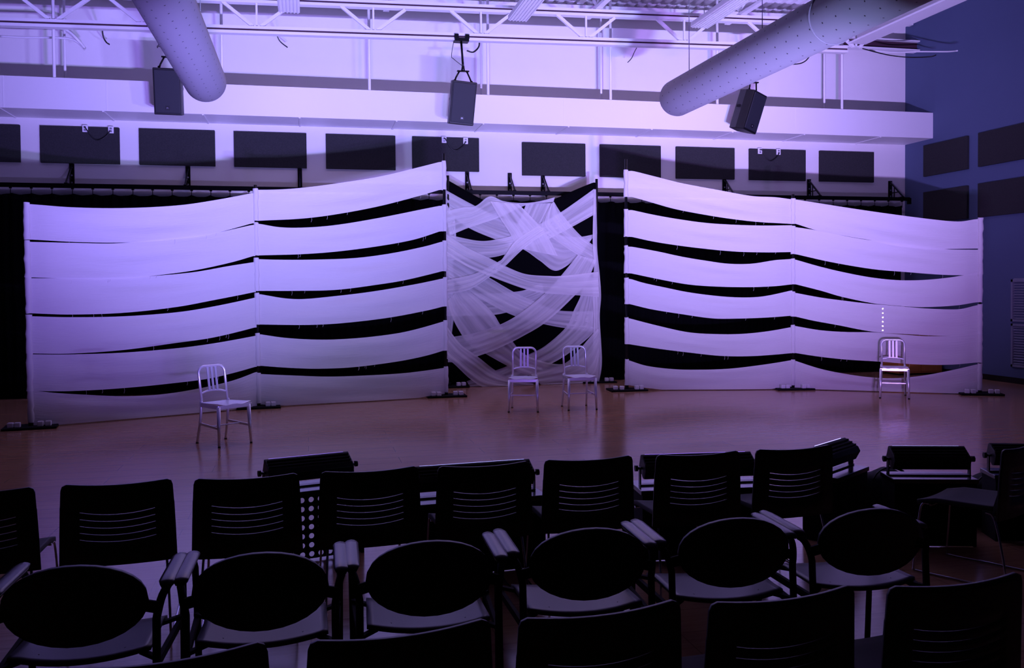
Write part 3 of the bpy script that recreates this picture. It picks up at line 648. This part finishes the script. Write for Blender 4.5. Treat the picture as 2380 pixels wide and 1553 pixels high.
# ------------------------------------------------------------------ aluminium stage chairs
def rounded_u(w, z0, z1, r, n=6):
    pts = [(-w, z0), (-w, z1-r)]
    for k in range(1, n+1): a = pi-k/n*pi/2; pts.append((-w+r+r*cos(a), z1-r+r*sin(a)))
    for k in range(n+1): a = pi/2-k/n*pi/2; pts.append((w-r+r*cos(a), z1-r+r*sin(a)))
    pts.append((w, z0)); return pts
def alu_chair():
    t = thing('metal_chair', 'x', 'chair', group='brushed aluminium chairs on the stage')
    # seat pan facing -y (front at -y)
    P = []
    for i in range(17):
        row = []
        for j in range(15):
            u = i/16*2-1; v = j/14
            wd = lerp(.205, .18, v); x = u*wd; y = -.215+v*.41
            z = .462-.020*(1-u*u)*(sin(pi*min(1, v*.9+.1)))+.008*abs(u)**.5*(1-v)-.012*(1-abs(u))*0
            z += .008*cos(u*pi*2)*(1-v)**2*(1 if abs(u) < 1 else 1)
            row.append((x, y, z))
        P.append(row)
    MB().grid(P).build('seat', M['alu'], t, solid=.006)
    MB().box((0, -.208, .438), (.40, .012, .042)).box((0, .185, .438), (.35, .012, .042)).bar((-.2, -.21, .438), (-.178, .19, .438), .012, .042).bar((.2, -.21, .438), (.178, .19, .438), .012, .042).build('seat_rail', M['alu'], t, bevel=.002)
    for s_ in (-1, 1):
        MB().tube([(s_*.19, -.195, .445), (s_*.196, -.205, .2), (s_*.203, -.215, .012)], [.022, .019, .014], 12).build('leg', M['alu'], t)
        MB().tube(spline([(s_*.172, .185, .48), (s_*.172, .19, .36), (s_*.176, .215, .2), (s_*.182, .262, .012)], 10), [.016]*11, 10).build('leg', M['alu'], t)
        MB().tube([(s_*.19, -.2, .0), (s_*.19+.013*s_, -.215, .016)], .001, 4).bm.free()
        MB().tube([(s_*.203, -.2155, .0), (s_*.203, -.215, .013)], .015, 10).build('glide', M['blackm'], t)
        MB().tube([(s_*.1825, .2635, .0), (s_*.182, .262, .013)], .016, 10).build('glide', M['blackm'], t)
        MB().bar((s_*.197, -.205, .205), (s_*.176, .212, .225), .012, .026).build('stretcher', M['alu'], t)
    MB().bar((-.187, -.02, .214), (.187, -.02, .214), .026, .012).build('stretcher', M['alu'], t)
    def by(z): return .185+(z-.46)*.16
    u = rounded_u(.165, .455, .866, .075, 7)
    MB().tube([(x, by(z), z) for x, z in u], .0145, 12, sy=1).build('back_frame', M['alu'], t)
    for x in (-.05, 0, .05):
        MB().bar((x*1.0, by(.585), .585), (x, by(.86), .856), .026, .009, up=(0, 1, 0)).build('slat', M['alu'], t)
    MB().tube(spline([(-.16, by(.58), .565), (-.08, by(.59)+.006, .585), (0, by(.59)+.008, .59), (.08, by(.59)+.006, .585), (.16, by(.58), .565)], 14), .011, 8).build('back_rail', M['alu'], t)
    return t
def place_from_feet(o, fl, fr, label):
    """front left and front right feet as seen in the photo (pixel), chair front local -y"""
    a = atz(*fl); b = atz(*fr); d = (b-a).normalized(); rz = math.atan2(d.y, d.x); m = (a+b)/2
    c = m+Vector((-d.y, d.x, 0))*.215
    o.location = (c.x, c.y, 0); o.rotation_euler = (0, 0, rz); o['label'] = label
ch = alu_chair()
place_from_feet(ch, (512, 1041), (581.4, 1030), 'brushed aluminium chair standing alone in front of the left bays')
for fl, fr, lab in (((1184.7, 958.5), (1248.2, 958.5), 'brushed aluminium chair, left one of the pair before the sheer centre panel'),
                    ((1324.4, 954.5), (1384.2, 952.5), 'brushed aluminium chair, right one of the pair before the sheer centre panel'),
                    ((2048.2, 925.5), (2110, 927.5), 'brushed aluminium chair casting a shadow on the far right bay')):
    c = dup(ch, (0, 0, 0), 0, lab); place_from_feet(c, fl, fr, lab)

# ------------------------------------------------------------------ audience chairs
def slot_chair():
    t = thing('stacking_chair', 'x', 'chair')
    rows = [.40]; marks = []
    z = .525
    for k in range(5): rows += [z-.0025, z+.0025]; z += .0335
    rows += [.70, .74, .775, .795]; rows = sorted(rows)
    cols = [-.25, -.243, -.225, -.19, -.165]+[-.165+.033*k for k in range(1, 10)]+[.165, .19, .225, .243, .25]
    P = []
    for x in cols:
        u = x/.25; r_ = []
        for j, z in enumerate(rows):
            zz = z
            if .52 < z < .68: zz = z+.018*(x/.17)**2-.008
            if z > .69: zz = z+.012*u*u*(z-.69)/.1
            q = min(.03, max(0, abs(x)-.22))
            if z > .72: zz -= (.03-sqrt(max(0, .0009-q*q)))*min(1, (z-.72)/.07)
            w_ = lerp(1.07, 1.01, (z-.4)/.4)
            r_.append((x*w_, -.235-.03*(1-u*u)-.05*(z-.42), zz))
        P.append(r_)
    sl = [j for j in range(len(rows)-1) if abs(rows[j+1]-rows[j]-.005) < 1e-4]
    b = MB().grid(P, skip=lambda i, j: j in sl and 4 <= i < len(cols)-5 and True)
    b.build('backrest', M['black'], t, solid=.016)
    P = []
    for i in range(15):
        u = i/14*2-1; row = []
        for j in range(13):
            v = j/12; y = -.20+v*.44; x = u*.23*(1-.06*v)
            z = .445-.012*(1-u*u)+.012*(1-v)-.03*max(0, v-.75)*3
            row.append((x, y, z))
        P.append(row)
    MB().grid(P).build('seat', M['seatpad'], t, solid=.03, bevel=.006)
    for s_ in (-1, 1):
        MB().bar((s_*.215, -.20, .42), (s_*.232, -.245, .56), .028, .022).build('back_upright', M['black'], t)
        MB().tube(spline([(s_*.21, .17, .42), (s_*.215, .215, .40), (s_*.225, .235, .2), (s_*.235, .25, .03), (s_*.235, .23, .009), (s_*.235, 0, .009), (s_*.235, -.25, .009), (s_*.235, -.275, .03), (s_*.228, -.25, .2), (s_*.215, -.20, .40), (s_*.205, -.15, .425)], 40), .0065, 8).build('leg_frame', M['chrome'], t)
    MB().tube([(-.215, .16, .415), (.215, .16, .415)], .007, 8).tube([(-.21, -.17, .42), (.21, -.17, .42)], .007, 8).build('cross_wire', M['chrome'], t)
    return t
sc = slot_chair(); sc['group'] = 'slot-backed chairs in the front row'
front = [-1.47, -.89, -.30, .283, .86, 1.43, 2.04, 2.61]
fl = ['cut by the left edge', 'second from the left', 'third from the left', 'fourth from the left', 'fourth from the right', 'third from the right', 'second from the right', 'last on the right of the row']
for i, (x, s) in enumerate(zip(front, fl)):
    lab = 'black slot-backed chair nearest the stage, '+s
    k = 4.68/4.5; Y = 4.95+(.02 if i % 2 else 0)
    if i == 0: sc.location = (x*k, Y, 0); sc.rotation_euler = (0, 0, R(0)); sc['label'] = lab
    else: dup(sc, (x*k, Y, 0), R([0, 3, 2, 3, 3, 1, 1, 4][i]), lab)
q = atz(2310, 1190, .44); rz = R(29); off = Matrix.Rotation(rz, 3, 'Z') @ Vector((-.22, -.20, 0))
dup(sc, (q.x-off.x, q.y-off.y, 0), rz, 'black chair on thin chrome runners, turned aside at the right edge')['group'] = 'side chair'
near = [-1.0, -.40, .215, .80, 1.375, 1.98]
nl = ['mostly below the lower left corner', 'leftmost clearly visible', 'second clearly visible from the left', 'in the middle', 'second from the right', 'at the lower right corner']
for i, (x, s) in enumerate(zip(near, nl)):
    c = dup(sc, (x, 2.72+[-.06, -.03, .0, .02, .01, .0][i], 0), R([8, 8, 6, 5, 5, 3][i]), 'black chair at the bottom edge of the photo, '+s)
    c['group'] = 'chairs in the nearest row'

def arm_chair():
    t = thing('arm_chair', 'x', 'chair', group='oval-backed armchairs in the middle row')
    P = []; n = 30; m = 9
    for i in range(n+1):
        a = 2*pi*i/n; row = []
        for j in range(m+1):
            r_ = j/m; x = .236*r_*cos(a); zz = .143*r_*abs(sin(a))**.92*(1 if sin(a) >= 0 else -1)
            row.append((x, -.205-.035*(1-(x/.236)**2)-.10*zz, .655+zz))
        P.append(row)
    b = MB().grid(P); bmesh.ops.remove_doubles(b.bm, verts=b.bm.verts, dist=.0005); b.build('backrest', M['black'], t, solid=.026)
    P = []
    for i in range(17):
        u = i/16*2-1; row = []
        for j in range(13):
            v = j/12; y = -.225+.05*u*u+v*(.45-.05*u*u); x = u*.235*(1-.03*v)
            row.append((x, y, .452+.012*(1-v)-.014*(1-u*u)-.03*max(0, v-.8)*3))
        P.append(row)
    s = MB().grid(P).build('seat', M['seat'], t, solid=.014)
    for s_ in (-1, 1): MB().tube([(s_*.15, -.14, .4545), (s_*.15, -.14, .4605)], .011, 12, sy=.6).build('seat_bolt', M['blackm'], t)
    for s_ in (-1, 1):
        X = s_*.262
        MB().tube([(X, -.245, .01), (X, -.225, .3), (X, -.205, .58)]+[(lerp(X, s_*.287, q/6), -.205+.065*(1-cos(q/6*pi/2)), .58+.085*sin(q/6*pi/2)) for q in range(1, 7)], .0145, 10).build('leg', M['blackm'], t)
        MB().tube([(s_*.287, -.14, .665), (s_*.287, .10, .668), (s_*.287, .19, .66), (s_*.287, .235, .62), (s_*.285, .25, .5), (s_*.28, .27, .01)], .0135, 10).build('leg', M['blackm'], t)
        P = []
        for i in range(13):
            v = i/12; y = -.155+v*.36; wd = .026*(1 if 0 < i < 12 else .7)
            P.append([(s_*.287+u*wd, y, .682+.006*(1-u*u)-.05*max(0, .12-v)) for u in (-1, -.6, 0, .6, 1)])
        MB().grid(P).build('arm_pad', M['arm'], t, solid=.016)
        MB().bar((X, -.21, .44), (s_*.2, -.15, .445), .02, .014).bar((s_*.283, .2, .44), (s_*.2, .12, .44), .02, .014).bar((X, -.2, .42), (s_*.282, .25, .42), .016, .03).build('side_rail', M['blackm'], t)
        MB().bar((X, -.205, .62), (s_*.205, -.222, .64), .014, .04).build('back_mount', M['blackm'], t)
    return t
ac = arm_chair()
mid = [(-.79, 3.58, -1), (-.17, 3.58, -1), (.446, 3.58, -2), (1.075, 3.60, -2), (1.70, 3.60, -3), (2.33, 3.60, -3)]
ml = ['leftmost', 'second from the left', 'third from the left', 'third from the right', 'second from the right', 'rightmost']
for i, ((x, y, a), s) in enumerate(zip(mid, ml)):
    lab = 'black armchair with an oval back in the middle row, '+s
    if i == 0: ac.location = (x, y, 0); ac.rotation_euler = (0, 0, R(a)); ac['label'] = lab
    else: dup(ac, (x, y, 0), R(a), lab)

# ------------------------------------------------------------------ floor flood lights on perforated crates
CZ = .45
def perf_panel(mb, x0, x1, z0, z1, y, th=.004, s=.058, r=.0175):
    nx = max(1, int(round((x1-x0)/s))); nz = max(1, int(round((z1-z0)/s))); n = 12
    for i in range(nx):
        for j in range(nz):
            cx = lerp(x0, x1, (i+.5)/nx); cz = lerp(z0, z1, (j+.5)/nz); hx = (x1-x0)/nx/2; hz = (z1-z0)/nz/2
            inner = []; outer = []
            for k in range(n):
                a = 2*pi*(k+.5)/n; ca, sa = cos(a), sin(a); q = max(abs(ca), abs(sa))
                inner.append(mb.bm.verts.new((cx+r*ca, y, cz+r*sa))); outer.append(mb.bm.verts.new((cx+hx*ca/q, y, cz+hz*sa/q)))
            for k in range(n): mb.bm.faces.new((inner[k], inner[(k+1) % n], outer[(k+1) % n], outer[k]))
            for cx_, cz_ in ((1, 1), (-1, 1), (-1, -1), (1, -1)):
                k = {(1, 1): 1, (-1, 1): 4, (-1, -1): 7, (1, -1): 10}[(cx_, cz_)]
                mb.bm.faces.new((outer[k], mb.bm.verts.new((cx+cx_*hx, y, cz+cz_*hz)), outer[(k-1) % n]))
fn = ['leftmost, behind the gap between the third and fourth chairs', 'second from the left', 'third from the left', 'turned to the left beside the last chair', 'standing clear right of the last chair', 'rightmost, behind the turned chair']
for i, (px, Y, yw, colr, pw, tilt, LB) in enumerate(FLOODS):
    q = aty(px, 1090, Y); base = (q.x, Y, 0); rz = R(yw)
    t = thing('light_crate', ('black perforated crate, ' if i == 0 else 'plain black crate under a flood light, ')+fn[i], 'crate', base, rz, group='crates under the floor lights')
    cw = LB+(.10 if i < 3 else .05); cdp = .32 if i < 3 else .26; MB().box((0, 0, CZ-.015), (cw, cdp, .03)).build('top', M['gloss'], t, bevel=.004)
    for s_ in (-cw/2+.02, cw/2-.02): MB().box((s_, 0, CZ/2-.015), (.02, cdp-.02, CZ-.03)).build('side_panel', M['blackm'], t)
    if i == 0: mb = MB(); perf_panel(mb, -cw/2+.03, cw/2-.03, .012, CZ-.03, -.145); mb.build('perforated_front', M['blackm'], t, solid=.003)
    else: MB().box((0, -cdp/2+.015, CZ/2-.012), (cw-.06, .012, CZ-.034)).build('front_panel', M['blackm'], t)
    f = thing('flood_light', 'black bar flood light, '+fn[i], 'stage light', (q.x, Y, CZ), rz, group='floor flood lights')
    tl = R(tilt); rot = Matrix.Rotation(tl, 3, 'X'); cz = .112
    # housing: local +y = throw direction, tilted up
    prof = [(-.07, -.035), (-.04, -.055), (.07, -.055), (.08, -.045), (.08, .045), (.07, .055), (-.04, .055), (-.07, .035)]
    T = lambda v: rot @ Vector((v.z, v.x, v.y))+Vector((0, 0, cz))
    MB().prism(prof, -LB/2, LB/2, T).build('housing', M['black'], f, bevel=.004)
    for k in range(3): MB().box(rot @ Vector((0, -.02+k*.03, .058))+Vector((0, 0, cz)), (LB-.02, .008, .012), rot).build('cooling_fin', M['blackm'], f)
    lens = emis('lens_%d' % i, colr, 3.0)
    MB().box(rot @ Vector((0, .083, 0))+Vector((0, 0, cz)), (LB-.06, .006, .085), rot).build('lens', lens, f)
    for s_ in (-1, 1):
        MB().box((s_*(LB/2+.017), 0, .06), (.008, .035, .12)).build('yoke_arm', M['blackmetal'], f)
        MB().tube([(s_*LB/2, 0, cz), (s_*(LB/2+.045), 0, cz)], .008, 10).tube([(s_*(LB/2+.032), 0, cz), (s_*(LB/2+.05), 0, cz)], .02, 12).build('tilt_knob', M['black'], f)
    MB().box((0, 0, .006), (LB+.04, .05, .008)).build('yoke_base', M['blackmetal'], f)
    ld = bpy.data.lights.new('flood_lamp', 'AREA'); ld.shape = 'RECTANGLE'; ld.size = LB-.08; ld.size_y = .07; ld.energy = pw; ld.color = colr; ld.spread = R(66)
    lo = bpy.data.objects.new('flood_lamp', ld); COL.objects.link(lo); lo.parent = f
    lo.location = rot @ Vector((0, .095, 0))+Vector((0, 0, cz)); lo.rotation_euler = (R(90)+tl, 0, 0)
def gap_filler(px, Y, L, label):  # added bag-shaped filler that keeps the open gaps between crates dark
    q = aty(px, 1200, Y); t = thing('dark_gap_filler', label, 'dark filler', (q.x, Y, 0), R(-6))
    P = []
    for i in range(25):
        u = i/24*2-1; k = (1-abs(u)**3.2)**.45 if abs(u) < 1 else 0; row = []
        for j in range(21):
            a = 2*pi*j/20; c_, s_ = cos(a), sin(a)
            h = .36*(.93+.05*sin(u*4+1)+.03*sin(u*9))
            y = .15*k*abs(c_)**.7*(1 if c_ > 0 else -1); z = h/2+h/2*k*abs(s_)**.6*(1 if s_ > 0 else -1)
            row.append((u*L/2, y, max(.003, z)))
        P.append(row)
    MB().grid(P).build('body', M['blackm'], t)
    MB().tube(spline([(-L*.2, -.10, .30), (-L*.15, -.12, .36), (0, -.10, .385), (L*.15, -.12, .36), (L*.2, -.10, .30)], 16), .012, 8, sy=.5).build('handle', M['black'], t)
gap_filler(2050, 5.98, .62, 'black bag shape added to darken the gap between two crates, beside the turned flood light')
gap_filler(2283, 5.62, .60, 'black bag shape added for the shade behind the crates at the right edge')
